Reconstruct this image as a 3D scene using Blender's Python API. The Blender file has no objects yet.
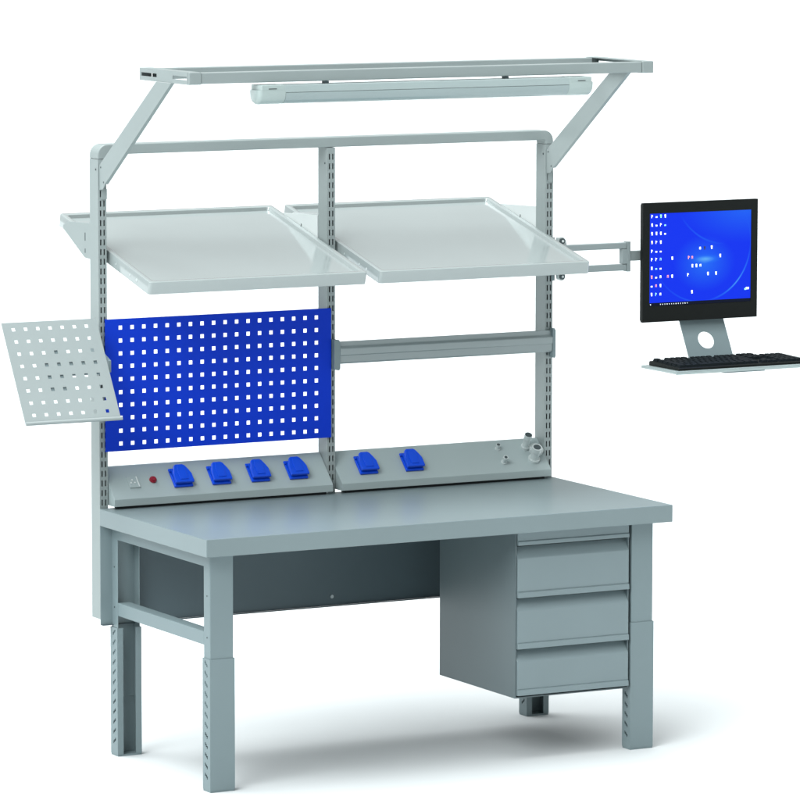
import bpy, bmesh, math
from mathutils import Vector, Matrix

scene = bpy.context.scene
COL = scene.collection

# ------------------------------------------------------------------ dimensions (metres, z up, x along the bench, y to the back)
W = 1.8                    # bench width
TOP = 0.862                # worktop surface
TT = 0.060                 # worktop thickness
D = 0.8356                 # front face of the uprights = back of the worktop
UW, UD = 0.031, 0.0687     # upright width and depth
YF, YR = 0.0577, 0.7822    # front faces of front and rear legs
XL, XR, LW, LD = 0.0392, 1.6688, 0.0919, 0.0556


# ------------------------------------------------------------------ materials
def mat(name, color, rough=0.45, metal=0.0, coat=0.0, var=0.03, bump=0.0, scale=60.0, ior=1.5, spec=0.5):
    m = bpy.data.materials.new(name)
    m.use_nodes = True
    nt = m.node_tree
    b = nt.nodes['Principled BSDF']
    b.inputs['Roughness'].default_value = rough
    b.inputs['Metallic'].default_value = metal
    b.inputs['Coat Weight'].default_value = coat
    b.inputs['Coat Roughness'].default_value = 0.12
    b.inputs['IOR'].default_value = ior
    b.inputs['Specular IOR Level'].default_value = spec
    tc = nt.nodes.new('ShaderNodeTexCoord')
    n = nt.nodes.new('ShaderNodeTexNoise')
    n.inputs['Scale'].default_value = 3.0
    n.inputs['Detail'].default_value = 4.0
    nt.links.new(tc.outputs['Object'], n.inputs['Vector'])
    r = nt.nodes.new('ShaderNodeValToRGB')
    r.color_ramp.elements[0].position = 0.3
    r.color_ramp.elements[1].position = 0.7
    r.color_ramp.elements[0].color = [c * (1 - var) for c in color] + [1]
    r.color_ramp.elements[1].color = [min(1, c * (1 + var)) for c in color] + [1]
    nt.links.new(n.outputs['Fac'], r.inputs['Fac'])
    nt.links.new(r.outputs['Color'], b.inputs['Base Color'])
    if bump:
        n2 = nt.nodes.new('ShaderNodeTexNoise')
        n2.inputs['Scale'].default_value = scale
        n2.inputs['Detail'].default_value = 2.0
        nt.links.new(tc.outputs['Object'], n2.inputs['Vector'])
        bp = nt.nodes.new('ShaderNodeBump')
        bp.inputs['Strength'].default_value = bump
        bp.inputs['Distance'].default_value = 0.001
        nt.links.new(n2.outputs['Fac'], bp.inputs['Height'])
        nt.links.new(bp.outputs['Normal'], b.inputs['Normal'])
    return m


PAINT = mat('light_grey_paint', (0.230, 0.273, 0.273), 0.42, bump=0.05, scale=900)
LEGPAINT = mat('blue_grey_leg_paint', (0.157, 0.211, 0.224), 0.45, bump=0.05, scale=900)
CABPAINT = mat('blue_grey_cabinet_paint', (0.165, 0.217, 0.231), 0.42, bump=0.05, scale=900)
TOPMAT = mat('worktop_laminate', (0.154, 0.204, 0.215), 0.36, bump=0.06, scale=700, coat=0.15)
SHADEDPAINT = mat('shaded_back_panel_paint', (0.059, 0.090, 0.104), 0.5, bump=0.05, scale=900)  # shade beneath the worktop is put into this darker colour
SHELF = mat('gloss_shelf_paint', (0.278, 0.324, 0.324), 0.09, coat=1.0, var=0.02, ior=1.6)
SHELFARM = mat('pale_bracket_paint', (0.55, 0.60, 0.60), 0.4, var=0.02)
BLUE = mat('blue_pegboard_paint', (0.002, 0.034, 0.482), 0.5, var=0.05, bump=0.05, scale=900, spec=0.10)
BLUEPLASTIC = mat('blue_socket_plastic', (0.003, 0.058, 0.56), 0.30, coat=0.0, spec=0.3)
BLACK = mat('black_plastic', (0.006, 0.008, 0.0075), 0.45, spec=0.12)
KEYBLACK = mat('black_key_plastic', (0.004, 0.007, 0.009), 0.55, spec=0.12)
STEEL = mat('brushed_steel', (0.42, 0.47, 0.48), 0.3, metal=0.9)
DARKSTEEL = mat('dark_bore', (0.05, 0.07, 0.075), 0.4, metal=0.5)
DIFFUSER = mat('lamp_diffuser_plastic', (0.235, 0.300, 0.304), 0.18, coat=0.6, var=0.02)
HOUSING = mat('lamp_housing_enamel', (0.296, 0.365, 0.365), 0.3, coat=0.3, var=0.02)
CAPMAT = mat('lamp_end_cap_plastic', (0.313, 0.383, 0.374), 0.25, coat=0.3, var=0.02)
RED = mat('dark_red_button', (0.22, 0.002, 0.016), 0.3, coat=0.4)
DARK = mat('dark_slot_and_gap_shade', (0.015, 0.02, 0.022), 0.7)  # lamp vents, and the painted shade in the gap below the socket panels
FLOORM = mat('white_studio_floor', (0.535, 0.570, 0.580), 0.75, var=0.004, spec=0.2)
PANELPAINT = mat('socket_panel_paint', (0.287, 0.352, 0.357), 0.42, bump=0.05, scale=900)
SHADEDCASE = mat('shaded_casing_paint', (0.089, 0.122, 0.131), 0.45, bump=0.05, scale=900)  # cabinet paint darkened to hold the shade on the casing sides
RAILPAINT = mat('satin_rail_paint', (0.228, 0.275, 0.281), 0.28, coat=0.4)
TRAYPAINT = mat('tray_plate_paint', (0.247, 0.288, 0.290), 0.42, bump=0.05, scale=900)
ARMPAINT = mat('arm_paint', (0.216, 0.261, 0.266), 0.4, bump=0.05, scale=900)
STEELPAINT = mat('pale_nickel', (0.44, 0.50, 0.50), 0.28, metal=0.1, coat=0.3)


# ------------------------------------------------------------------ mesh helpers
def obj(name, bm, m, parent=None, bevel=0.0, seg=2, smooth=False, loc=None):
    bmesh.ops.recalc_face_normals(bm, faces=bm.faces[:])
    me = bpy.data.meshes.new(name)
    bm.to_mesh(me)
    bm.free()
    for p in me.polygons:
        p.use_smooth = smooth
    me.materials.append(m)
    o = bpy.data.objects.new(name, me)
    COL.objects.link(o)
    if parent is not None:
        o.parent = parent
    if loc is not None:
        o.location = loc
    if bevel:
        b = o.modifiers.new('Bevel', 'BEVEL')
        b.width = bevel
        b.segments = seg
        b.limit_method = 'ANGLE'
        b.angle_limit = math.radians(40)
        b.harden_normals = False
    if smooth:
        try:
            me.set_sharp_from_angle(angle=math.radians(38))
        except Exception:
            pass
    return o


def thing(name, label, cat, loc=(0, 0, 0), group=None):
    o = bpy.data.objects.new(name, None)
    o.empty_display_size = 0.05
    COL.objects.link(o)
    o.location = loc
    o['label'] = label
    o['category'] = cat
    if group:
        o['group'] = group
    return o


def box(bm, x0, x1, y0, y1, z0, z1):
    v = [bm.verts.new(c) for c in ((x0, y0, z0), (x1, y0, z0), (x1, y1, z0), (x0, y1, z0),
                                   (x0, y0, z1), (x1, y0, z1), (x1, y1, z1), (x0, y1, z1))]
    for f in ((0, 3, 2, 1), (4, 5, 6, 7), (0, 1, 5, 4), (1, 2, 6, 5), (2, 3, 7, 6), (3, 0, 4, 7)):
        bm.faces.new([v[i] for i in f])


def prism(bm, pts, axis, a0, a1):
    """extrude a closed 2-D outline along an axis; pts are (u, v): x -> (y, z), y -> (x, z), z -> (x, y)"""
    def P(u, v, a):
        return {'x': (a, u, v), 'y': (u, a, v), 'z': (u, v, a)}[axis]
    A = [bm.verts.new(P(u, v, a0)) for u, v in pts]
    B = [bm.verts.new(P(u, v, a1)) for u, v in pts]
    n = len(pts)
    bm.faces.new(A)
    bm.faces.new(B[::-1])
    for i in range(n):
        bm.faces.new((A[i], A[(i + 1) % n], B[(i + 1) % n], B[i]))


def tube(bm, p0, p1, r0, r1=None, n=24, caps=True):
    r1 = r0 if r1 is None else r1
    p0, p1 = Vector(p0), Vector(p1)
    q = (p1 - p0).normalized().to_track_quat('Z', 'Y')
    A, B = [], []
    for i in range(n):
        a = 2 * math.pi * i / n
        d = q @ Vector((math.cos(a), math.sin(a), 0))
        A.append(bm.verts.new(p0 + d * r0))
        B.append(bm.verts.new(p1 + d * r1))
    for i in range(n):
        bm.faces.new((A[i], A[(i + 1) % n], B[(i + 1) % n], B[i]))
    if caps:
        bm.faces.new(A[::-1])
        bm.faces.new(B)


def sheet(bm, us, vs, solid, P, t):
    """a plate with real openings: grid lines us x vs, cells kept where solid(i, j); P(u, v, w) places it, w in 0..t"""
    vert = {}

    def V(i, j, k):
        if (i, j, k) not in vert:
            vert[(i, j, k)] = bm.verts.new(P(us[i], vs[j], t * k))
        return vert[(i, j, k)]
    nu, nv = len(us) - 1, len(vs) - 1

    def S(i, j):
        return 0 <= i < nu and 0 <= j < nv and solid(i, j)
    for i in range(nu):
        for j in range(nv):
            if not S(i, j):
                continue
            bm.faces.new((V(i, j, 0), V(i + 1, j, 0), V(i + 1, j + 1, 0), V(i, j + 1, 0)))
            bm.faces.new((V(i, j, 1), V(i, j + 1, 1), V(i + 1, j + 1, 1), V(i + 1, j, 1)))
            if not S(i - 1, j):
                bm.faces.new((V(i, j, 0), V(i, j + 1, 0), V(i, j + 1, 1), V(i, j, 1)))
            if not S(i + 1, j):
                bm.faces.new((V(i + 1, j, 0), V(i + 1, j, 1), V(i + 1, j + 1, 1), V(i + 1, j + 1, 0)))
            if not S(i, j - 1):
                bm.faces.new((V(i, j, 0), V(i, j, 1), V(i + 1, j, 1), V(i + 1, j, 0)))
            if not S(i, j + 1):
                bm.faces.new((V(i, j + 1, 0), V(i + 1, j + 1, 0), V(i + 1, j + 1, 1), V(i, j + 1, 1)))


def hole_lines(first, pitch, n, size, lo, hi):
    """grid lines for a row of holes and the set of indices that are holes"""
    L, H = [lo], set()
    for k in range(n):
        c = first + pitch * k
        L.append(c - size / 2)
        H.add(len(L) - 1)
        L.append(c + size / 2)
    L.append(hi)
    return L, H


def arc(cx, cy, r, a0, a1, n=8):
    return [(cx + r * math.cos(math.radians(a0 + (a1 - a0) * i / n)),
             cy + r * math.sin(math.radians(a0 + (a1 - a0) * i / n))) for i in range(n + 1)]


# ------------------------------------------------------------------ floor
bm = bmesh.new()
v = [bm.verts.new(c) for c in ((-400, -60, 0), (400, -60, 0), (400, 600, 0), (-400, 600, 0))]
bm.faces.new(v)
fl = obj('floor', bm, FLOORM)
fl['kind'] = 'structure'

# ------------------------------------------------------------------ workbench
bench = thing('workbench', 'grey steel workbench with height adjustable legs and three slotted uprights behind its thick worktop',
              'workbench', (0.9, 0.45, 0))
bench_loc = Vector(bench.location)


def bpart(name, bm, m, parent=bench, **k):
    """a part modelled in scene coordinates under a thing whose Empty stands elsewhere"""
    root = parent
    off = Vector((0, 0, 0))
    while root is not None:
        off += Vector(root.location)
        root = root.parent
    bmesh.ops.translate(bm, verts=bm.verts[:], vec=-off)
    return obj(name, bm, m, parent, **k)


bm = bmesh.new()
box(bm, 0, W, 0, D + 0.0, TOP - TT, TOP)
bpart('tabletop', bm, TOPMAT, bevel=0.0022)


def upright(x0, z1, name='upright'):
    bm = bmesh.new()
    z0 = 0.476
    t = 0.002
    # slotted front face
    us = [x0, x0 + 0.0065, x0 + 0.0115, x0 + 0.0195, x0 + 0.0245, x0 + UW]
    vs = [z0]
    slots = set()
    z = 0.872
    while z < z1 - 0.035:
        vs += [z, z + 0.0205]
        slots.add(len(vs) - 2)
        z += 0.0333
    vs.append(z1)
    sheet(bm, us, vs, lambda i, j: not (i in (1, 3) and j in slots), lambda u, w, d: (u, D + d, w), t)
    box(bm, x0, x0 + t, D + t, D + UD, z0, z1)
    box(bm, x0 + UW - t, x0 + UW, D + t, D + UD, z0, z1)
    box(bm, x0 + t, x0 + UW - t, D + UD - t, D + UD, z0, z1)
    o = bpart(name, bm, PAINT)
    # bolt heads at the head of the post
    bm = bmesh.new()
    tube(bm, (x0 + 0.0005, D + 0.018, z1 - 0.055 + (0.02 if z1 < 2.08 else 0)), (x0 - 0.0012, D + 0.018, z1 - 0.055 + (0.02 if z1 < 2.08 else 0)), 0.0035, n=12)
    bpart('bolt', bm, DARKSTEEL, o)
    return o


upright(0.001, 2.066)
upright(0.884, 2.080)
upright(W - UW - 0.001, 2.066)

# top rail: arch with rounded shoulders
R0, RI = 0.036, 0.006
out = arc(0.001 + R0, 2.116 - R0, R0, 180, 90) + arc(W - 0.001 - R0, 2.116 - R0, R0, 90, 0)
inn = arc(W - 0.001 - UW - RI, 2.0815 - RI, RI, 0, 90) + arc(0.001 + UW + RI, 2.0815 - RI, RI, 90, 180)
pts = [(0.001, 2.0665)] + out + [(W - 0.001, 2.0665), (W - 0.001 - UW, 2.0665)] + inn + [(0.001 + UW, 2.0665)]
bm = bmesh.new()
# build as quads strips (keeps the concave arch clean)
n = len(out) + 1
outer = [(0.001, 2.0665)] + out + [(W - 0.001, 2.0665)]
inner = [(0.001 + UW, 2.0665)] + inn[::-1] + [(W - 0.001 - UW, 2.0665)]
Fo = [bm.verts.new((x, D, z)) for x, z in outer]
Fi = [bm.verts.new((x, D, z)) for x, z in inner]
Bo = [bm.verts.new((x, D + UD, z)) for x, z in outer]
Bi = [bm.verts.new((x, D + UD, z)) for x, z in inner]
for i in range(len(outer) - 1):
    bm.faces.new((Fo[i], Fo[i + 1], Fi[i + 1], Fi[i]))
    bm.faces.new((Bo[i], Bi[i], Bi[i + 1], Bo[i + 1]))
    bm.faces.new((Fo[i], Bo[i], Bo[i + 1], Fo[i + 1]))
    bm.faces.new((Fi[i], Fi[i + 1], Bi[i + 1], Bi[i]))
bm.faces.new((Fo[0], Fi[0], Bi[0], Bo[0]))
bm.faces.new((Fo[-1], Bo[-1], Bi[-1], Fi[-1]))
bpart('top_rail', bm, PAINT, bevel=0.003)


def channel(bm, x0, x1, yw, yo, z0, z1, t, lip=0.0):
    """C-section post: solid wall at y = yw, open towards y = yo, with optional return lips"""
    s = 1 if yo > yw else -1
    box(bm, x0, x1, min(yw, yw + s * t), max(yw, yw + s * t), z0, z1)
    a, b = sorted((yw + s * t, yo))
    box(bm, x0, x0 + t, a, b, z0, z1)
    box(bm, x1 - t, x1, a, b, z0, z1)
    if lip:
        a, b = sorted((yo, yo - s * t))
        box(bm, x0 + t, x0 + lip, a, b, z0, z1)
        box(bm, x1 - lip, x1 - t, a, b, z0, z1)


def sleeve_with_slots(x, yw, yo, z0, z1):
    bm = bmesh.new()
    t, lip = 0.003, 0.022
    s = 1 if yo > yw else -1
    box(bm, x, x + LW, min(yw, yw + s * t), max(yw, yw + s * t), z0, z1)
    a, b = sorted((yw + s * t, yo))
    # side walls carry slanted adjustment slots, cut as stepped openings
    for xx in (x, x + LW - t):
        zs = []
        z = z0 + 0.036
        k = 0
        rows = []
        while z < z1 - 0.022 and len(rows) < 12:
            rows.append(z)
            z += 0.0345
        # slot = 3 short steps rising towards the rear
        step = 0.0052
        mid = (a + b) / 2
        us = [a, mid - 0.0105, mid - 0.0035, mid + 0.0035, mid + 0.0105, b]
        vs = [z0]
        cut = set()
        for r in rows:
            base = len(vs)
            vs += [r, r + step, r + 2 * step, r + 3 * step, r + 4 * step]
            for q, j in (((1, 0), (1, 1), (2, 1), (2, 2), (3, 2), (3, 3)) if s > 0 else ((3, 0), (3, 1), (2, 1), (2, 2), (1, 2), (1, 3))):
                cut.add((q, base + j))
        vs.append(z1)
        sheet(bm, us, vs, lambda i, j: (i, j) not in cut, lambda u, w, d, xx=xx: (xx + d, u, w), t)
    a2, b2 = sorted((yo, yo - s * t))
    box(bm, x + t, x + lip, a2 + 0.0002 * s, b2 + 0.0002 * s, z0, z1)
    box(bm, x + LW - lip, x + LW - t, a2 + 0.0002 * s, b2 + 0.0002 * s, z0, z1)
    return bm


for (x, front) in ((XL, True), (XR, True), (XL, False), (XR, False)):
    i = 0.0035
    if front:
        yw, yo = YF, YF + LD
    else:
        yw, yo = YR + LD, YR
    s = 1 if yo > yw else -1
    bm = bmesh.new()
    channel(bm, x + i, x + LW - i, yw + s * i, yo - s * i, 0.20, TOP - TT, 0.003, lip=0.0)
    leg = bpart('leg', bm, LEGPAINT, bevel=0.0012)
    bm = sleeve_with_slots(x, yw, yo, 0.006, 0.449)
    bpart('sleeve', bm, LEGPAINT, leg)
    bm = bmesh.new()
    box(bm, x + 0.001, x + LW - 0.001, min(yw, yo) + 0.001, max(yw, yo) - 0.001, 0.0, 0.0058)
    bpart('foot_plate', bm, LEGPAINT, leg)
    bm = bmesh.new()
    bm.free()
    for zz in (0.52, 0.66):
        bm = bmesh.new()
        tube(bm, (x + i + 0.0005, (yw + yo) / 2, zz), (x + i - 0.001, (yw + yo) / 2, zz), 0.0028, n=10)
        bpart('rivet', bm, DARKSTEEL, leg)

for x in (XL, XR):
    # lower stretcher and the rail under the worktop, leg to leg
    bm = bmesh.new()
    box(bm, x + 0.004, x + 0.050, YF + LD - 0.003, YR + 0.003, 0.492, 0.538)
    bpart('stretcher', bm, LEGPAINT, bevel=0.002)
    bm = bmesh.new()
    box(bm, x + 0.003, x + LW - 0.006, YF + 0.01, YR + 0.03, 0.757, TOP - TT - 0.0005)
    bpart('side_rail', bm, LEGPAINT, bevel=0.0015)

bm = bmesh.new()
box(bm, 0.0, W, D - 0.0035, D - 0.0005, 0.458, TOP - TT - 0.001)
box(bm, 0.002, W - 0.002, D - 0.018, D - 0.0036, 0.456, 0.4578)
mp = bpart('modesty_panel', bm, SHADEDPAINT)
bm = bmesh.new()
tube(bm, (0.899, D - 0.0033, 0.49), (0.899, D - 0.0075, 0.49), 0.0065, n=14)
bpart('screw', bm, STEEL, mp)
# light on the back panel beside the rear leg, added as a paler strip
bm = bmesh.new()
box(bm, -0.001, XL + LW + 0.004, D - 0.0065, D - 0.0037, 0.4565, TOP - TT - 0.001)
bpart('lit_panel_strip', bm, LEGPAINT)

# ------------------------------------------------------------------ drawer cabinet
CX0, CX1 = 1.2085, 1.661
CF = YF + 0.002
cab = thing('drawer_cabinet', 'grey four drawer steel cabinet hanging under the right end of the worktop', 'drawer cabinet', ((CX0 + CX1) / 2, 0.33, 0.218))
CB = 0.600
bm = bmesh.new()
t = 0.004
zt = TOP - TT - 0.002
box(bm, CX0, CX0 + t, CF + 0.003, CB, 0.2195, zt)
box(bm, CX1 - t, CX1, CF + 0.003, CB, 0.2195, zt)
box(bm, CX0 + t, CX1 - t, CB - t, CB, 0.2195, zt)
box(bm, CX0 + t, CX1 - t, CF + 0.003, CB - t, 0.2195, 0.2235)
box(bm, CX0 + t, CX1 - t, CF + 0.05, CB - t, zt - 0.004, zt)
bpart('casing', bm, SHADEDCASE, cab)


def drawer(z0, z1, shallow=False):
    """front with a bottom pull lip and a set-back, sloping finger recess along its top"""
    y = CF - 0.002
    if shallow:
        prof = [(y + 0.022, z1), (y + 0.0, z1), (y + 0.0, z0 + 0.016), (y - 0.004, z0 + 0.013), (y - 0.004, z0), (y + 0.016, z0), (y + 0.022, z0 + 0.006)]
    else:
        prof = [(y + 0.040, z1 - 0.001), (y + 0.0285, z1 - 0.001), (y + 0.022, z1 - 0.010), (y + 0.002, z1 - 0.036), (y, z1 - 0.040), (y, z0 + 0.0225), (y + 0.0012, z0 + 0.0215),
                (y + 0.0012, z0 + 0.020), (y - 0.0045, z0 + 0.0185), (y - 0.006, z0 + 0.0015), (y - 0.005, z0), (y + 0.015, z0), (y + 0.04, z0 + 0.004)]
    bm = bmesh.new()
    prism(bm, prof, 'x', CX0 + 0.006, CX1 - 0.003)
    d = bpart('drawer', bm, CABPAINT, cab, bevel=0.0008)
    bm = bmesh.new()
    box(bm, CX0 + 0.014, CX1 - 0.014, y + 0.0405, CB - 0.02, z0 + 0.012, z1 - 0.02 if not shallow else z1 - 0.006)
    bpart('drawer_box', bm, CABPAINT, d)
    return d


drawer(0.751, 0.7965, True)
drawer(0.569, 0.745)
drawer(0.391, 0.563)
drawer(0.229, 0.385)

# ------------------------------------------------------------------ overhead light frame
FX0, FX1, FYF, FYR, FZ, FH, FW = 0.0092, 1.7908, 0.1355, 0.5183, 2.3937, 0.0409, 0.0441
lf = thing('lamp_gantry', 'overhead grey steel rail frame held out above the shelves on two slanting arms', 'light frame', (0.9, D, 2.0))


def side_channel(x, s):
    """C rail, web outside with two long slots, open towards the middle; s = +1 left, -1 right"""
    bm = bmesh.new()
    t = 0.0025
    zc = FZ - FH / 2
    us = [FYF + 0.012, FYF + 0.020, 0.262, 0.385, 0.505, FYR]
    vs = [FZ - FH, zc - 0.006, zc + 0.006, FZ]
    sheet(bm, us, vs, lambda i, j: not (i in (1, 3) and j == 1), lambda u, w, d: (x + s * d, u, w), t)
    a, b = sorted((x + s * t, x + s * FW))
    box(bm, a, b, FYF + 0.012, FYR, FZ - t, FZ)
    box(bm, a, b, FYF + 0.012, FYR, FZ - FH, FZ - FH + t)
    box(bm, a, b, FYR - t, FYR, FZ - FH + t, FZ - t)
    r = bpart('side_rail', bm, PAINT, lf)
    bm = bmesh.new()
    a, b = sorted((x, x + s * FW))
    box(bm, a, b, FYF, FYF + 0.0118, FZ - FH, FZ)
    bpart('end_cap', bm, PAINT, r, bevel=0.0025)


side_channel(FX0, 1)
side_channel(FX1, -1)
for y in (FYF + 0.003, FYR - 0.044):
    bm = bmesh.new()
    pr = [(y, FZ - FH + 0.002), (y, FZ - 0.002), (y + 0.04, FZ - 0.002), (y + 0.04, FZ - FH + 0.002)]
    prism(bm, pr, 'x', FX0 + FW + 0.0005, FX1 - FW - 0.0005)
    bpart('cross_rail', bm, PAINT, lf, bevel=0.003)


def arm(x):
    t = 0.003
    web = [(0.266, 2.3525), (0.382, 2.3525), (D - 0.001, 2.046), (D - 0.001, 1.962), (0.806, 1.966), (0.790, 1.984)]
    bm = bmesh.new()
    prism(bm, web, 'x', x, x + t)
    # turned flange along the lower edge
    p0, p1 = Vector((0, 0.790, 1.984)), Vector((0, 0.266, 2.3522))
    d = (p1 - p0).normalized()
    nrm = Vector((0, d.z, -d.y)) * 0.003
    q = [p0, p1, p1 + nrm, p0 + nrm]
    vs = [bm.verts.new((x + 0.0002, c.y, c.z)) for c in q] + [bm.verts.new((x + 0.013, c.y, c.z)) for c in q]
    for f in ((0, 1, 2, 3), (4, 7, 6, 5), (0, 4, 5, 1), (1, 5, 6, 2), (2, 6, 7, 3), (3, 7, 4, 0)):
        bm.faces.new([vs[i] for i in f])
    a = bpart('support_arm', bm, PAINT, lf)
    for yy, zz in ((0.80, 1.990), (0.822, 2.04)):
        bm = bmesh.new()
        tube(bm, (x + 0.0005, yy, zz), (x - 0.001, yy, zz), 0.003, n=10)
        bpart('rivet', bm, DARKSTEEL, a)
    bm = bmesh.new()
    box(bm, x + 0.006, x + 0.026, D - 0.007, D - 0.0005, 1.93, 1.965)
    bpart('hook_plate', bm, PAINT, a)


arm(0.005)
arm(1.770)

# ------------------------------------------------------------------ fluorescent lamp
LX0, LX1, LY, LZ = 0.262, 1.529, 0.150, 2.346
lamp = thing('fluorescent_lamp', 'long fluorescent lamp with rounded diffuser slung under the front of the overhead frame', 'lamp', (0.9, LY, LZ))
HB = 0.026   # housing height
hw, dw = 0.0395, 0.041


def lamp_prof(w, z_top, depth):
    """rounded trough section below the housing"""
    return [(LY + w * math.cos(a), z_top - depth * abs(math.sin(a)) ** 0.75) for a in [math.pi * i / 18 for i in range(19)]]


bm = bmesh.new()
box(bm, LX0 + 0.004, LX1 - 0.004, LY - hw, LY + hw, LZ - HB + 0.001, LZ)
bpart('housing', bm, HOUSING, lamp, bevel=0.002)
bm = bmesh.new()
prism(bm, lamp_prof(dw - 0.0005, LZ - HB + 0.0005, 0.038), 'x', LX0 + 0.09, LX1 - 0.09)
bpart('diffuser', bm, DIFFUSER, lamp, smooth=True)
for x, s in ((LX0, 1), (LX1, -1)):
    bm = bmesh.new()
    rings = []
    for dx, k in ((-0.008, 0.72), (-0.005, 0.9), (0.0, 0.99), (0.004, 1.0), (0.078, 1.0), (0.0895, 0.97)):
        pr = [(LY + (y - LY) * k, LZ - HB + 0.010 + (z - (LZ - HB + 0.010)) * k) for y, z in lamp_prof(dw, LZ - HB + 0.002, 0.040)]
        pr = [(LY + dw * k, LZ - HB + 0.010)] + pr + [(LY - dw * k, LZ - HB + 0.010)]
        rings.append([bm.verts.new((x + s * dx, y, z)) for y, z in pr])
    for A, B in zip(rings, rings[1:]):
        for i in range(len(A)):
            bm.faces.new((A[i], A[(i + 1) % len(A)], B[(i + 1) % len(A)], B[i]))
    bm.faces.new(rings[0])
    bm.faces.new(rings[-1])
    c = bpart('end_cap', bm, CAPMAT, lamp, smooth=True)
    bm = bmesh.new()
    xa, xb = sorted((x + s * 0.001, x + s * 0.0885))
    box(bm, xa, xb, LY - dw + 0.0012, LY + dw - 0.0012, LZ - HB + 0.002, LZ + 0.0008)
    bpart('cap_cover', bm, CAPMAT, c, bevel=0.002)
    for dz in (0.0105, 0.0175):
        bm = bmesh.new()
        xa, xb = sorted((x + s * 0.026, x + s * 0.056))
        box(bm, xa, xb, LY - dw + 0.0004, LY - dw + 0.0014, LZ - dz - 0.0024, LZ - dz)
        bpart('vent', bm, DARK, c)
for x in (0.52, 1.21):
    bm = bmesh.new()
    box(bm, x - 0.008, x + 0.008, LY - 0.010, LY + 0.010, LZ, FZ - FH + 0.0015)
    bpart('clip', bm, DARKSTEEL, lamp)


# ------------------------------------------------------------------ tilted shelves
SY0, SZ0, SY1, SZ1 = 0.5243, 1.6674, 1.259, 1.8513
SL = math.hypot(SY1 - SY0, SZ1 - SZ0)
ANG = math.atan2(SZ1 - SZ0, SY1 - SY0)


def shelf(x0, x1, label):
    t = thing('tilted_shelf', label, 'shelf', ((x0 + x1) / 2, D, SZ0), 'tilted metal shelves on the uprights')
    w = x1 - x0
    # tray modelled flat in local u (x), v (depth), w (height), then tilted
    bm = bmesh.new()
    h, rim = 0.043, 0.021
    deep = 0.013

    def ring(inset, z, rad, n=5):
        pts = []
        for cx, cy, a in ((x1 - inset - rad, SL - inset - rad, 0), (x0 + inset + rad, SL - inset - rad, 90),
                          (x0 + inset + rad, inset + rad, 180), (x1 - inset - rad, inset + rad, 270)):
            pts += arc(cx, cy, rad, a, a + 90, n)
        return [bm.verts.new((x, y, z)) for x, y in pts]
    seq = [(0.0, -h, 0.012), (0.0, -0.004, 0.012), (0.001, -0.0012, 0.011), (0.004, 0.0, 0.010), (rim - 0.003, 0.0, 0.012), (rim, -0.0015, 0.012),
           (rim + 0.0012, -0.0045, 0.012), (rim + 0.004, -deep, 0.012)]
    rings = [ring(*q) for q in seq]
    for A, B in zip(rings, rings[1:]):
        for i in range(len(A)):
            bm.faces.new((A[i], A[(i + 1) % len(A)], B[(i + 1) % len(A)], B[i]))
    bm.faces.new(rings[-1])
    # underside skin
    under = [ring(0.0025, -h, 0.011), ring(0.0025, -deep - 0.003, 0.011)]
    for i in range(len(under[0])):
        k = (i + 1) % len(under[0])
        bm.faces.new((rings[0][i], under[0][i], under[0][k], rings[0][k]))
        bm.faces.new((under[0][i], under[1][i], under[1][k], under[0][k]))
    bm.faces.new(under[1][::-1])
    M = Matrix.Translation((0, SY0, SZ0)) @ Matrix.Rotation(ANG, 4, 'X')
    bmesh.ops.transform(bm, matrix=M, verts=bm.verts[:])
    tr = bpart('tray', bm, SHELF, t, smooth=True)
    # fixing holes seen along the left skirt
    for v, r in ((0.10, 0.0055), (0.155, 0.004), (0.27, 0.0035), (0.37, 0.004)):
        bm = bmesh.new()
        a = M @ Vector((x0 - 0.0008, v, -0.024))
        b = M @ Vector((x0 + 0.001, v, -0.024))
        tube(bm, a, b, r, n=14)
        bpart('fixing_hole', bm, STEELPAINT, tr)
    for bx, bmat in ((x0 - 0.0065, PAINT if x0 < 0.1 else SHELFARM), (x1 + 0.0015, SHELFARM)):  # matching brackets, the uneven light on them put into two paint tones
        bm = bmesh.new()
        yb = D + UD + 0.001
        out = [(yb, 1.838), (1.170, 1.829), (1.215, 1.812), (1.208, 1.800), (1.040, 1.716), (1.025, 1.712), (yb, 1.712)]
        # plate with a hook slot: built as a ring of quads round the opening
        prism(bm, out, 'x', bx, bx + 0.003)
        br = bpart('bracket', bm, bmat, t)
        for za, zb in ((1.772, 1.800), (1.730, 1.745)):
            bm = bmesh.new()
            box(bm, bx - 0.0006, bx + 0.0036, 1.027, 1.032, za, zb)
            bpart('bracket_slot', bm, DARKSTEEL, br)
    return t


shelf(0.0466, 0.880, 'glossy light grey tilted shelf above the blue perforated panel')
shelf(0.929, 1.7734, 'glossy light grey tilted shelf above the empty rail, beside the monitor arm')

# ------------------------------------------------------------------ blue perforated panel
pb = None
bm = bmesh.new()
PX0, PX1, PZ0, PZ1 = 0.0195, 0.8945, 1.0585, 1.516
us, HU = hole_lines(0.0779, 0.0446, 18, 0.0138, PX0, PX1)
vs, HV = hole_lines(1.4862 - 9 * 0.0446, 0.0446, 10, 0.0138, PZ0, PZ1)
sheet(bm, us, vs, lambda i, j: not (i in HU and j in HV), lambda u, w, d: (u, D - 0.0095 + d, w), 0.0016)
box(bm, PX0, PX1, D - 0.0078, D - 0.001, PZ1 - 0.0018, PZ1)
box(bm, PX0, PX1, D - 0.0078, D - 0.001, PZ0, PZ0 + 0.0018)
pb = obj('pegboard', bm, BLUE)
pb['label'] = 'blue metal panel perforated with rows of square holes between two uprights'
pb['category'] = 'pegboard'

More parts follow.
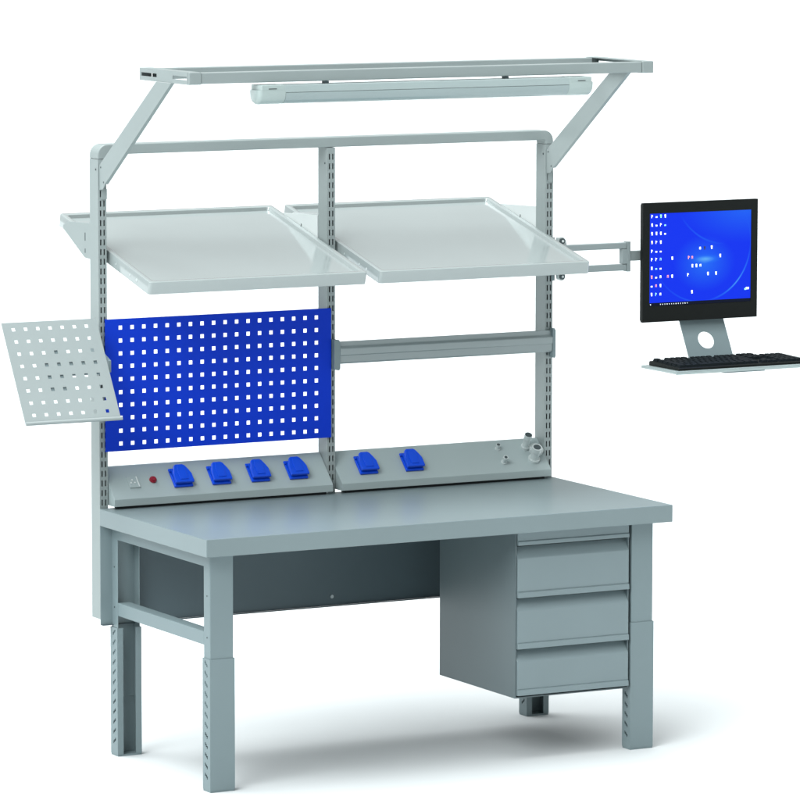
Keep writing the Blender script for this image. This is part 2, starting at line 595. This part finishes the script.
# ------------------------------------------------------------------ grey perforated tray at the left
ty1, tz1, ty0, tz0 = 0.8056, 1.5247, 0.6115, 1.2055
TLn = math.hypot(tz1 - tz0, ty1 - ty0)
dn = Vector((0, ty0 - ty1, tz0 - tz1)).normalized()       # down the plate
nf = Vector((0, dn.z, -dn.y))                             # facing front and up
if nf.y > 0:
    nf = -nf
O = Vector((-0.3767, ty1, tz1))
tw = 0.3535
pt = thing('perforated_tray', 'light grey perforated metal tray tilted forward at the left side of the bench', 'tool tray', (-0.2, ty1, tz0))
bm = bmesh.new()
us, HU = hole_lines(0.0390, 0.0453, 7, 0.0130, 0.0, tw)
vs, HV = hole_lines(0.0264, 0.0459, 8, 0.0130, 0.0, TLn)


def TP(u, v, w):
    return O + Vector((u, 0, 0)) + dn * v - nf * w


sheet(bm, us, vs, lambda i, j: not (i in HU and j in HV), TP, 0.002)
bpart('tray_plate', bm, TRAYPAINT, pt)
bm = bmesh.new()
# rolled lip along the lower edge
prof = []
for a in range(0, 361, 30):
    prof.append(0)
A, B = [], []
C0 = O + dn * (TLn + 0.0058) + nf * 0.003
for i in range(14):
    a = 2 * math.pi * i / 14
    off = dn * (math.cos(a) * 0.0068) + nf * (math.sin(a) * 0.0052)
    A.append(bm.verts.new(C0 + off + Vector((0.0, 0, 0))))
    B.append(bm.verts.new(C0 + off + Vector((tw + 0.003, 0, 0))))
for i in range(14):
    bm.faces.new((A[i], A[(i + 1) % 14], B[(i + 1) % 14], B[i]))
bm.faces.new(A)
bm.faces.new(B[::-1])
bpart('front_lip', bm, TRAYPAINT, pt, smooth=True)
bm = bmesh.new()


def behind(bm, u0, u1, v0, v1, w0, w1):
    c = [TP(u, v, w) for w in (w0, w1) for u, v in ((u0, v0), (u1, v0), (u1, v1), (u0, v1))]
    v = [bm.verts.new(p) for p in c]
    for f in ((0, 3, 2, 1), (4, 5, 6, 7), (0, 1, 5, 4), (1, 2, 6, 5), (2, 3, 7, 6), (3, 0, 4, 7)):
        bm.faces.new([v[i] for i in f])


behind(bm, 0.115, 0.190, 0.142, 0.268, 0.0045, 0.012)
behind(bm, 0.155, 0.185, 0.105, 0.1415, 0.0045, 0.012)
behind(bm, 0.1905, 0.346, 0.142, 0.205, 0.0045, 0.012)
sb = bpart('swivel_bracket', bm, LEGPAINT, pt)
bm = bmesh.new()
prism(bm, [(0.735, 1.385), (0.735, 1.345), (D + 0.05, 1.345), (D + 0.05, 1.415), (D - 0.02, 1.415)], 'x', -0.010, -0.0005)
bpart('pivot_plate', bm, LEGPAINT, sb)

# ------------------------------------------------------------------ accessory rail between the middle and right upright
rail = thing('accessory_rail', 'empty grey profiled rail between the middle and right uprights', 'rail', (1.35, D, 1.30))
y = D - 0.001
prof = [(y, 1.396), (y - 0.010, 1.396), (y - 0.0105, 1.381), (y - 0.0125, 1.3785), (y - 0.0235, 1.3735), (y - 0.0250, 1.371), (y - 0.0245, 1.350),
        (y - 0.021, 1.347), (y - 0.021, 1.324), (y - 0.016, 1.318), (y, 1.318)]
bm = bmesh.new()
prism(bm, prof, 'x', 0.9235, 1.786)
bpart('rail_profile', bm, RAILPAINT, rail, bevel=0.0006)
for xa, xb in ((0.8985, 0.9230), (1.7865, 1.7990)):
    bm = bmesh.new()
    ch = [(xa, 1.300), (xb - 0.004, 1.296), (xb, 1.304), (xb, 1.396), (xb - 0.005, 1.404), (xa, 1.405)]
    prism(bm, ch, 'y', D - 0.026, D - 0.0006)
    bpart('end_plate', bm, LEGPAINT, rail, bevel=0.0015)

# ------------------------------------------------------------------ sloping socket panels
S0 = Vector((0, 0.786, 0.896))        # foot of the slope
S1 = Vector((0, 0.888, 0.998))        # head of the slope
sd = (S1 - S0).normalized()
sn = Vector((0, -sd.z, sd.y))         # outwards: front and up


def SP(x, v, w):
    """point on the sloping face: v along the slope, w out of it"""
    return Vector((x, 0, 0)) + S0 + sd * v + sn * w


def poly_on_slope(bm, pts, w0, w1):
    A = [bm.verts.new(SP(u, v, w0)) for u, v in pts]
    B = [bm.verts.new(SP(u, v, w1)) for u, v in pts]
    n = len(pts)
    bm.faces.new(A[::-1])
    bm.faces.new(B)
    for i in range(n):
        bm.faces.new((A[i], A[(i + 1) % n], B[(i + 1) % n], B[i]))


def socket_panel(x0, x1, label):
    t = thing('socket_panel', label, 'socket panel', ((x0 + x1) / 2, 0.83, TOP), 'sloping socket panels at the back of the worktop')
    bm = bmesh.new()
    out = [(0.786, 0.8715), (0.786, 0.896), (0.888, 0.998), (0.904, 0.998), (0.904, 0.996), (0.8885, 0.996), (0.788, 0.8955), (0.788, 0.8735), (0.83, 0.8735), (0.83, 0.8715)]
    prism(bm, out, 'x', x0, x1)
    obj_ = bpart('face_plate', bm, PANELPAINT, t, bevel=0.0006)
    for xx in (x0, x1 - 0.0022):
        bm = bmesh.new()
        prism(bm, [(0.7885, 0.872), (0.7885, 0.8955), (0.8895, 0.9955), (0.903, 0.9955), (0.903, 0.872)], 'x', xx + 0.0001, xx + 0.0021)
        bpart('end_plate', bm, PANELPAINT, t)
    bm = bmesh.new()
    box(bm, x0 + 0.02, x1 - 0.02, 0.80, 0.832, TOP + 0.0005, 0.8712)  # dark strip added for the shade in the gap under the panel
    bpart('gap_shade_strip', bm, DARK, t)
    return t


def socket(parent, x, v=0.079):
    w2 = 0.036
    bm = bmesh.new()
    poly_on_slope(bm, [(x - w2, v - 0.046), (x + w2, v - 0.046), (x + w2, v + 0.024), (x + w2 - 0.006, v + 0.034), (x - w2 + 0.006, v + 0.034), (x - w2, v + 0.024)], 0.0002, 0.009)
    s = bpart('socket_outlet', bm, BLUEPLASTIC, parent, bevel=0.003)
    bm = bmesh.new()
    poly_on_slope(bm, [(x - 0.030, v - 0.037), (x + 0.030, v - 0.037), (x + 0.030, v + 0.022), (x - 0.030, v + 0.022)], 0.0092, 0.017)
    bpart('collar', bm, BLUEPLASTIC, s, bevel=0.002)
    # hinged lid: narrow head, sloping shoulders, straight foot
    o = [(x - 0.036, v - 0.041), (x + 0.036, v - 0.041), (x + 0.0365, v - 0.004), (x + 0.030, v + 0.014), (x + 0.021, v + 0.032), (x + 0.013, v + 0.0375),
         (x - 0.013, v + 0.0375), (x - 0.022, v + 0.032), (x - 0.027, v + 0.016), (x - 0.0335, v - 0.002)]
    bm = bmesh.new()
    poly_on_slope(bm, o, 0.0172, 0.027)
    bpart('lid', bm, BLUEPLASTIC, s, bevel=0.0035, seg=3)
    bm = bmesh.new()
    poly_on_slope(bm, [(x - 0.016, v - 0.030), (x + 0.014, v - 0.030), (x + 0.016, v + 0.008), (x + 0.010, v + 0.031), (x - 0.010, v + 0.031), (x - 0.016, v + 0.008)], 0.0271, 0.0297)
    bpart('lid_boss', bm, BLUEPLASTIC, s, bevel=0.0022)
    bm = bmesh.new()
    poly_on_slope(bm, [(x - w2 - 0.004, v + 0.016), (x - w2 + 0.004, v + 0.016), (x - w2 + 0.004, v + 0.028), (x - w2 - 0.004, v + 0.028)], 0.0091, 0.0150)
    bpart('hinge', bm, BLUEPLASTIC, s, bevel=0.001)


p1 = socket_panel(0.0345, 0.8815, 'sloping grey panel with four blue sockets and a red button under the pegboard')
for x in (0.309, 0.456, 0.608, 0.758):
    socket(p1, x)
# red push button
bm = bmesh.new()
c = SP(0.204, 0.074, 0)
tube(bm, SP(0.204, 0.074, 0.0002), SP(0.204, 0.074, 0.006), 0.0135, 0.0125, n=28)
rb = bpart('push_button', bm, RED, p1, smooth=True)
bm = bmesh.new()
tube(bm, SP(0.204, 0.074, 0.006), SP(0.204, 0.074, 0.012), 0.009, 0.008, n=24)
bpart('button_cap', bm, RED, rb, smooth=True)
# earthing plate with its mark, a small rosette with dots
bm = bmesh.new()
ex, ev = 0.128, 0.069
poly_on_slope(bm, [(ex - 0.021, ev - 0.024), (ex + 0.021, ev - 0.024), (ex + 0.021, ev + 0.024), (ex - 0.021, ev + 0.024)], 0.0002, 0.004)
ep = bpart('earthing_plate', bm, PANELPAINT, p1, bevel=0.0012)
for k in range(3):
    bm = bmesh.new()
    a = math.pi / 2 + k * 2 * math.pi / 3
    u, vv = ex - 0.004 + 0.008 * math.cos(a), ev + 0.008 * math.sin(a)
    tube(bm, SP(u, vv, 0.004), SP(u, vv, 0.0062), 0.0034, 0.0030, n=14)
    bpart('earthing_stud', bm, SHELFARM, ep)
bm = bmesh.new()
poly_on_slope(bm, [(ex + 0.014, ev - 0.022), (ex + 0.017, ev - 0.022), (ex + 0.017, ev + 0.022), (ex + 0.014, ev + 0.022)], 0.0041, 0.0058)
bpart('plate_rib', bm, SHELFARM, ep)

p2 = socket_panel(0.9175, 1.7685, 'sloping grey panel with two blue sockets and four air fittings at its right end')
for x in (1.037, 1.221):
    socket(p2, x)


def fitting(x, v, r, h, ang=0.35, bore=0.62):
    """air coupling: flange, body, bored head; leans up from the face"""
    base = SP(x, v, 0.0002)
    ax = (sn + Vector((0, 0, ang)) + Vector((-0.10, 0, 0))).normalized()
    bm = bmesh.new()
    tube(bm, base - ax * 0.002, base + ax * h * 0.12, r * 1.15, n=24)
    tube(bm, base + ax * h * 0.12, base + ax * h * 0.62, r * 0.82, r * 0.82, n=24)
    tube(bm, base + ax * h * 0.62, base + ax * h * 0.70, r * 0.82, r, n=24)
    tube(bm, base + ax * h * 0.70, base + ax * h, r, n=24)
    f = bpart('air_fitting', bm, STEELPAINT, p2, smooth=True)
    bm = bmesh.new()
    tube(bm, base + ax * h, base + ax * (h + 0.0008), r * bore, n=20)
    bpart('bore', bm, DARKSTEEL, f)


fitting(1.588, 0.108, 0.0085, 0.020, bore=0.75)
fitting(1.590, 0.046, 0.0095, 0.030, 0.0, bore=0.6)
fitting(1.702, 0.106, 0.0145, 0.060, bore=0.86)
fitting(1.716, 0.050, 0.0190, 0.058, bore=0.72)
# pale round flange standing behind the big coupling
bm = bmesh.new()
tube(bm, SP(1.738, 0.088, 0.0002), SP(1.738, 0.088, 0.012), 0.027, n=30)
bpart('gasket', bm, STEELPAINT, p2, smooth=True)

# ------------------------------------------------------------------ monitor arm with keyboard shelf
YM = 0.740                                        # front of the screen bezel
ma = thing('swing_mount', 'grey double bar swing arm hinged to the right upright carrying screen and keyboard shelf', 'monitor arm', (W, 0.83, 1.57))
bm = bmesh.new()
box(bm, W - 0.0005, W + 0.004, D - 0.004, D + 0.050, 1.574, 1.730)
box(bm, W - 0.010, W + 0.004, D - 0.0068, D - 0.0042, 1.574, 1.730)
bpart('mounting_plate', bm, LEGPAINT, ma, bevel=0.001)
for z in (1.718, 1.590):
    bm = bmesh.new()
    prism(bm, [(W + 0.0045, z + 0.012), (W + 0.026, z + 0.014), (W + 0.036, z + 0.004), (W + 0.040, z - 0.014), (W + 0.0045, z - 0.014)] if z > 1.65 else
          [(W + 0.0045, z + 0.02), (W + 0.034, z + 0.02)] + arc(W + 0.0195, z, 0.0150, 0, -180, 10), 'y', D - 0.030, D - 0.012)
    h = bpart('hinge_knuckle', bm, STEELPAINT, ma, bevel=0.001)
    bm = bmesh.new()
    tube(bm, (W + 0.0195, D - 0.0305, z), (W + 0.0195, D - 0.036, z), 0.0105, n=20)
    b = bpart('bolt', bm, DARKSTEEL, h, smooth=True)
    bm = bmesh.new()
    tube(bm, (W + 0.0195, D - 0.0362, z), (W + 0.0195, D - 0.0385, z), 0.0045, n=12)
    bpart('bolt_core', bm, SHELFARM, h)
ya = 0.80
for z0, z1 in ((1.6815, 1.7035), (1.602, 1.6255)):
    bm = bmesh.new()
    box(bm, W + 0.006, 2.083, ya - 0.010, ya + 0.012, z0, z1)
    bpart('arm_bar', bm, ARMPAINT, ma, bevel=0.003)
bm = bmesh.new()
box(bm, 2.064, 2.084, ya - 0.0115, ya + 0.0135, 1.6265, 1.6805)
box(bm, 2.0835, 2.0965, ya - 0.013, ya + 0.015, 1.598, 1.707)
bpart('pivot_block', bm, ARMPAINT, ma, bevel=0.001)
bm = bmesh.new()
box(bm, 2.097, 2.30, ya - 0.008, ya + 0.010, 1.636, 1.672)
box(bm, 2.30, 2.42, ya - 0.005, ya + 0.013, 1.59, 1.71)
bpart('screen_mount', bm, PAINT, ma, bevel=0.002)

# leaning plate with a round hole between screen and keyboard shelf
bm = bmesh.new()
PT, PB = Vector((0, 0.792, 1.452)), Vector((0, 0.690, 1.262))
pd = (PB - PT)
pl = pd.length
pd.normalize()
pn = Vector((0, pd.z, -pd.y))
if pn.y > 0:
    pn = -pn
cx, cv, rr = 2.3870, (PT - Vector((0, 0.7320, 1.340))).length, 0.0335
x0, x1 = 2.2955, 2.484
N = 40
ci = []
for w in (0.0, 0.003):
    inner, outer = [], []
    for i in range(N):
        a = 2 * math.pi * (i + 0.5) / N
        ca, sa = math.cos(a), math.sin(a)
        inner.append(bm.verts.new(Vector((cx + rr * ca, 0, 0)) + PT + pd * (cv + rr * sa) - pn * w))
        kx = ((x1 - cx) if ca > 0 else (cx - x0)) / max(abs(ca), 1e-6)
        ky = ((pl - cv) if sa > 0 else cv) / max(abs(sa), 1e-6)
        k = min(kx, ky)
        outer.append([cx + k * ca, cv + k * sa])
    # snap the nearest samples onto the four corners
    for qx, qv in ((x0, 0), (x1, 0), (x1, pl), (x0, pl)):
        j = min(range(N), key=lambda i: (outer[i][0] - qx) ** 2 + (outer[i][1] - qv) ** 2)
        outer[j] = [qx, qv]
    outer = [bm.verts.new(Vector((u, 0, 0)) + PT + pd * v_ - pn * w) for u, v_ in outer]
    ci.append((inner, outer))
for i in range(N):
    k = (i + 1) % N
    for (inner, outer) in ci:
        bm.faces.new((inner[i], inner[k], outer[k], outer[i]))
    bm.faces.new((ci[0][0][i], ci[0][0][k], ci[1][0][k], ci[1][0][i]))
    bm.faces.new((ci[0][1][i], ci[0][1][k], ci[1][1][k], ci[1][1][i]))
bpart('column_plate', bm, LEGPAINT, ma)
KZ = 1.2600
bm = bmesh.new()
box(bm, 2.118, 2.78, 0.500, 0.742, KZ - 0.003, KZ)
box(bm, 2.118, 2.78, 0.500, 0.5025, KZ - 0.012, KZ - 0.0031)
box(bm, 2.118, 2.1205, 0.5026, 0.742, KZ - 0.010, KZ - 0.0031)
bpart('keyboard_shelf', bm, HOUSING, ma, bevel=0.0008)
bm = bmesh.new()
box(bm, 2.33, 2.50, 0.510, 0.60, KZ - 0.017, KZ - 0.0035)
bpart('shelf_grip', bm, LEGPAINT, ma, bevel=0.001)

# ------------------------------------------------------------------ monitor
MX0, MX1, MZ0, MZ1 = 2.121, 2.611, 1.414, 1.8475
SX0, SX1, SZ0_, SZ1_ = 2.150, 2.583, 1.4725, 1.8085
mon = thing('monitor', 'black square screen showing a blue desktop with rows of small icons', 'monitor', ((MX0 + MX1) / 2, YM + 0.02, MZ0))
bm = bmesh.new()
us = [MX0, SX0, SX1, MX1]
vs = [MZ0, SZ0_, SZ1_, MZ1]
sheet(bm, us, vs, lambda i, j: not (i == 1 and j == 1), lambda u, w, d: (u, YM + d, w), 0.018)
bpart('bezel', bm, BLACK, mon, bevel=0.002)
bm = bmesh.new()
box(bm, MX0 + 0.004, MX1 - 0.004, YM + 0.0182, YM + 0.030, MZ0 + 0.004, MZ1 - 0.004)
box(bm, MX0 + 0.08, MX1 - 0.08, YM + 0.030, YM + 0.046, MZ0 + 0.06, MZ1 - 0.06)
bpart('back_shell', bm, BLACK, mon, bevel=0.004)


def screen_material():
    m = bpy.data.materials.new('lit_desktop_screen')
    m.use_nodes = True
    nt = m.node_tree
    b = nt.nodes['Principled BSDF']
    b.inputs['Base Color'].default_value = (0.001, 0.002, 0.01, 1)
    b.inputs['Roughness'].default_value = 0.4
    b.inputs['Specular IOR Level'].default_value = 0.08
    L = nt.links.new

    def val(x):
        n_ = nt.nodes.new('ShaderNodeValue')
        n_.outputs[0].default_value = x
        return n_.outputs[0]

    def M(op, *a, clamp=False):
        n_ = nt.nodes.new('ShaderNodeMath')
        n_.operation = op
        n_.use_clamp = clamp
        for i, x in enumerate(a):
            if isinstance(x, (int, float)):
                n_.inputs[i].default_value = x
            else:
                L(x, n_.inputs[i])
        return n_.outputs[0]
    tc = nt.nodes.new('ShaderNodeTexCoord')
    sp = nt.nodes.new('ShaderNodeSeparateXYZ')
    L(tc.outputs['Generated'], sp.inputs[0])
    U, V = sp.outputs['X'], sp.outputs['Z']

    def dist(cx, cy, sx=1.0, sy=1.0):
        dx = M('MULTIPLY', M('SUBTRACT', U, cx), 1.29 * sx)
        dy = M('MULTIPLY', M('SUBTRACT', V, cy), sy)
        return M('SQRT', M('ADD', M('MULTIPLY', dx, dx), M('MULTIPLY', dy, dy)))

    def blob(cx, cy, r, sx=1.0, sy=1.0, p=2.0):
        return M('POWER', M('SUBTRACT', 1.0, M('DIVIDE', dist(cx, cy, sx, sy), r), clamp=True), p)

    def ringm(cx, cy, r, w, mx, my, mr):
        line = M('SUBTRACT', 1.0, M('DIVIDE', M('ABSOLUTE', M('SUBTRACT', dist(cx, cy), r)), w), clamp=True)
        return M('MULTIPLY', line, blob(mx, my, mr, p=1.0))
    glow = M('ADD', M('MULTIPLY', blob(0.54, 0.44, 0.36, 0.9, 1.15, 1.2), 0.62), M('MULTIPLY', blob(0.55, 0.485, 0.17, 0.7, 3.0, 1.5), 0.75))
    glow = M('ADD', glow, M('MULTIPLY', blob(0.95, 1.02, 0.62, 0.7, 1.6, 1.3), 0.5))
    arcs = M('ADD', M('MULTIPLY', ringm(0.505, 0.66, 0.635, 0.014, 0.84, 0.24, 0.38), 1.6),
             M('MULTIPLY', ringm(0.505, 0.66, 0.635, 0.013, 0.35, 0.08, 0.50), 0.38))
    arcs = M('ADD', arcs, M('MULTIPLY', ringm(0.505, 0.66, 0.635, 0.012, 1.0, 0.60, 0.35), 0.28))
    arcs = M('ADD', arcs, M('MULTIPLY', ringm(0.76, 1.33, 0.689, 0.014, 0.50, 0.76, 0.34), 0.5))
    fac = M('ADD', M('MULTIPLY', glow, 0.55), M('MULTIPLY', arcs, 0.42), clamp=True)
    ramp = nt.nodes.new('ShaderNodeValToRGB')
    e = ramp.color_ramp.elements
    e[0].position, e[0].color = 0.0, (0.003, 0.034, 0.92, 1)
    e[1].position, e[1].color = 1.0, (0.22, 0.75, 1.0, 1)
    mid = ramp.color_ramp.elements.new(0.35)
    mid.color = (0.016, 0.16, 0.97, 1)
    L(fac, ramp.inputs['Fac'])
    # dark task bar along the foot
    bar = M('LESS_THAN', V, 0.034)
    mx = nt.nodes.new('ShaderNodeMix')
    mx.data_type = 'RGBA'
    L(bar, mx.inputs['Factor'])
    L(ramp.outputs['Color'], mx.inputs['A'])
    mx.inputs['B'].default_value = (0.002, 0.004, 0.012, 1)
    L(mx.outputs['Result'], b.inputs['Emission Color'])
    b.inputs['Emission Strength'].default_value = 0.95
    return m


bm = bmesh.new()
box(bm, SX0 + 0.0002, SX1 - 0.0002, YM + 0.003, YM + 0.006, SZ0_ + 0.0002, SZ1_ - 0.0002)
screen = bpart('screen', bm, screen_material(), mon)


def glow_mat(name, c):
    m = mat(name, c, 0.5)
    b = m.node_tree.nodes['Principled BSDF']
    b.inputs['Emission Color'].default_value = list(c) + [1]
    b.inputs['Emission Strength'].default_value = 0.6
    return m


ICON = {'w': glow_mat('icon_white', (0.85, 0.93, 1.0)), 'g': glow_mat('icon_green', (0.30, 0.85, 0.45)), 'r': glow_mat('icon_red', (0.85, 0.30, 0.28)),
        'b': glow_mat('icon_pale_blue', (0.25, 0.60, 1.0)), 'k': glow_mat('icon_black', (0.01, 0.01, 0.03)), 'y': glow_mat('icon_beige', (0.80, 0.78, 0.45))}


def icon(u, v, kind, w=0.017, h=0.036, var=0):
    """u, v in 0..1 over the screen from the top left; a small glyph of a few blocks with a caption dash"""
    X = SX0 + u * (SX1 - SX0)
    Z = SZ1_ - v * (SZ1_ - SZ0_)
    y0, y1 = YM + 0.0022, YM + 0.0028
    ww, hh = w * (SX1 - SX0), h * (SZ1_ - SZ0_)
    g = bmesh.new()
    if var == 0:      # page
        box(g, X - ww / 2, X + ww / 2, y0, y1, Z - hh * 0.15, Z + hh / 2)
        box(g, X - ww * 0.35, X + ww * 0.5, y0, y1, Z - hh * 0.5, Z - hh * 0.22)
    elif var == 1:    # hooked glyph
        box(g, X - ww / 2, X - ww * 0.1, y0, y1, Z - hh / 2, Z + hh / 2)
        box(g, X - ww * 0.05, X + ww / 2, y0, y1, Z, Z + hh * 0.35)
    elif var == 2:    # low folder
        box(g, X - ww * 0.6, X + ww * 0.6, y0, y1, Z - hh * 0.45, Z + hh * 0.02)
    elif var == 3:    # ring
        box(g, X - ww / 2, X - ww * 0.2, y0, y1, Z - hh * 0.4, Z + hh * 0.4)
        box(g, X + ww * 0.2, X + ww / 2, y0, y1, Z - hh * 0.4, Z + hh * 0.4)
        box(g, X - ww * 0.2, X + ww * 0.2, y0, y1, Z + hh * 0.2, Z + hh * 0.4)
    bpart('desktop_icon', g, ICON[kind], screen)


cols = (0.022, 0.065, 0.108, 0.150)
rows = [0.030, 0.122, 0.215, 0.310, 0.405, 0.495, 0.590, 0.685, 0.780, 0.873]
lay = ['w1 w2 g0 w0', 'w0 w2 w1 b2', 'w0 w0 w0 w2', 'y0 w1 w0', 'w1 w2 w2', 'w1 w1 b3', 'w0 b2 w2', 'r0 w2 w3', 'w2 r3 w0', 'w0 b1 w3']
for r, row in zip(rows, lay):
    for c, s in zip(cols, row.split()):
        icon(c, r, s[0], var=int(s[1]), w=0.0145, h=0.035)
for u, v_, k, va in ((0.222, 0.49, 'w', 0), (0.180, 0.685, 'r', 3), (0.222, 0.685, 'w', 0), (0.385, 0.49, 'r', 1), (0.418, 0.49, 'r', 3), (0.495, 0.395, 'w', 3), (0.540, 0.395, 'k', 0),
                     (0.610, 0.390, 'w', 0), (0.695, 0.485, 'w', 0), (0.420, 0.582, 'w', 0), (0.460, 0.582, 'w', 0), (0.500, 0.582, 'w', 3), (0.378, 0.677, 'w', 1),
                     (0.575, 0.675, 'w', 0), (0.655, 0.675, 'w', 0), (0.418, 0.865, 'w', 0)):
    icon(u, v_, k, var=va, w=0.0155, h=0.036)
icon(0.948, 0.855, 'g', w=0.016, h=0.04, var=2)
icon(0.968, 0.845, 'w', w=0.026, h=0.05, var=2)
for k in range(14):
    icon(0.012 + (0.075 + 0.022 * k if k else 0), 0.984, 'w', w=0.005 if k % 4 else 0.008, h=0.011, var=0)

# ------------------------------------------------------------------ keyboard
kb = thing('keyboard', 'black keyboard lying on the small shelf below the monitor', 'keyboard', (2.37, 0.62, KZ))
KX0, KX1, KY0, KY1 = 2.138, 2.706, 0.515, 0.722
bm = bmesh.new()
prism(bm, [(KY0, KZ + 0.0008), (KY0, KZ + 0.007), (KY0 + 0.006, KZ + 0.010), (KY1 - 0.005, KZ + 0.017), (KY1, KZ + 0.014), (KY1, KZ + 0.0008)], 'x', KX0, KX1)
bpart('case', bm, BLACK, kb, bevel=0.0015)
bm = bmesh.new()
pitch = 0.0228


def key(xa, xb, ya_, yb, z):
    h = 0.0085
    i = 0.0035
    lo = [(xa, ya_, z), (xb, ya_, z), (xb, yb, z), (xa, yb, z)]
    hi = [(xa + i, ya_ + i * 0.7, z + h), (xb - i, ya_ + i * 0.7, z + h + 0.001), (xb - i, yb - i, z + h + 0.0018), (xa + i, yb - i, z + h + 0.0018)]
    A = [bm.verts.new(c) for c in lo]
    B = [bm.verts.new(c) for c in hi]
    bm.faces.new(A[::-1])
    bm.faces.new(B)
    for q in range(4):
        bm.faces.new((A[q], A[(q + 1) % 4], B[(q + 1) % 4], B[q]))


layout = [[1.25] * 3 + [6.0] + [1.25] * 4, [2.25] + [1] * 10 + [2.75], [1.75] + [1] * 11 + [2.25], [1.5] + [1] * 12 + [1.5], [1] * 13 + [2], [1, -1] + [1] * 4 + [-.5] + [1] * 4 + [-.5] + [1] * 4]
for r, row in enumerate(layout):
    x = KX0 + 0.010
    y0 = KY0 + 0.012 + r * 0.0305 + (0.006 if r == 5 else 0)
    z = KZ + 0.0100 + r * 0.0012
    for k in row:
        wk = abs(k) * pitch
        if k > 0:
            key(x + 0.0007, x + wk - 0.0007, y0, y0 + 0.0285, z)
        x += wk
    x = KX0 + 0.010 + 15.4 * pitch
    for q in range(3):
        if not (r == 0 and False) and not (r in (2,)):
            if not (r == 1 and q != 1):
                key(x + 0.0007, x + pitch - 0.0007, y0, y0 + 0.0285, z)
        x += pitch
    x += 0.4 * pitch
    for q in range(4):
        if r < 5:
            key(x + 0.0007, x + pitch - 0.0007, y0, y0 + 0.0285, z)
        x += pitch
bpart('keys', bm, KEYBLACK, kb)

# ------------------------------------------------------------------ studio light: a soft white dome with a large overhead soft box
w = bpy.data.worlds.new('World')
scene.world = w
w.use_nodes = True
nt = w.node_tree
bg = nt.nodes['Background']
tc = nt.nodes.new('ShaderNodeTexCoord')


def wmath(op, *a, clamp=False):
    n_ = nt.nodes.new('ShaderNodeMath')
    n_.operation = op
    n_.use_clamp = clamp
    for i, x in enumerate(a):
        if isinstance(x, (int, float)):
            n_.inputs[i].default_value = x
        else:
            nt.links.new(x, n_.inputs[i])
    return n_.outputs[0]


def softbox(direction, inner, outer, strength):
    n_ = nt.nodes.new('ShaderNodeVectorMath')
    n_.operation = 'DOT_PRODUCT'
    nt.links.new(tc.outputs['Generated'], n_.inputs[0])
    n_.inputs[1].default_value = Vector(direction).normalized()
    mr = nt.nodes.new('ShaderNodeMapRange')
    mr.interpolation_type = 'SMOOTHSTEP'
    nt.links.new(n_.outputs['Value'], mr.inputs['Value'])
    mr.inputs['From Min'].default_value = math.cos(math.radians(outer))
    mr.inputs['From Max'].default_value = math.cos(math.radians(inner))
    mr.inputs['To Min'].default_value = 0
    mr.inputs['To Max'].default_value = strength
    return mr.outputs['Result']


KEY = softbox((-0.22, 0.12, 0.95), 14, 36, 9.5)
SIDE = softbox((-0.68, -0.46, 0.60), 6, 22, 11.0)
tot = wmath('ADD', wmath('ADD', KEY, SIDE), 0.44)
nt.links.new(tot, bg.inputs['Strength'])
bg.inputs['Color'].default_value = (0.985, 1.0, 1.0, 1)

# ------------------------------------------------------------------ camera (long lens)
cd = bpy.data.cameras.new('camera')
cam = bpy.data.objects.new('camera', cd)
COL.objects.link(cam)
Rv = Vector((0.87990071, -0.47515532, 0.00147408))
Uv = Vector((0.05431417, 0.10366089, 0.99312859))
Fv = Vector((0.47204313, 0.87377448, -0.11701896))
m = Matrix((Rv, Uv, -Fv)).transposed().to_4x4()
m.translation = Vector((-6.98392275, -14.26694788, 3.19747872))
cam.matrix_world = m
cd.sensor_width = 36
cd.lens = 4867.8263 / 800 * 36
cd.clip_start = 0.5
cd.clip_end = 2000
scene.camera = cam

scene.view_settings.view_transform = 'Standard'
scene.view_settings.look = 'None'
scene.view_settings.exposure = 0
scene.view_settings.gamma = 1
scene.render.resolution_x = 1024
scene.render.resolution_y = 1024
scene.cycles.max_bounces = 8
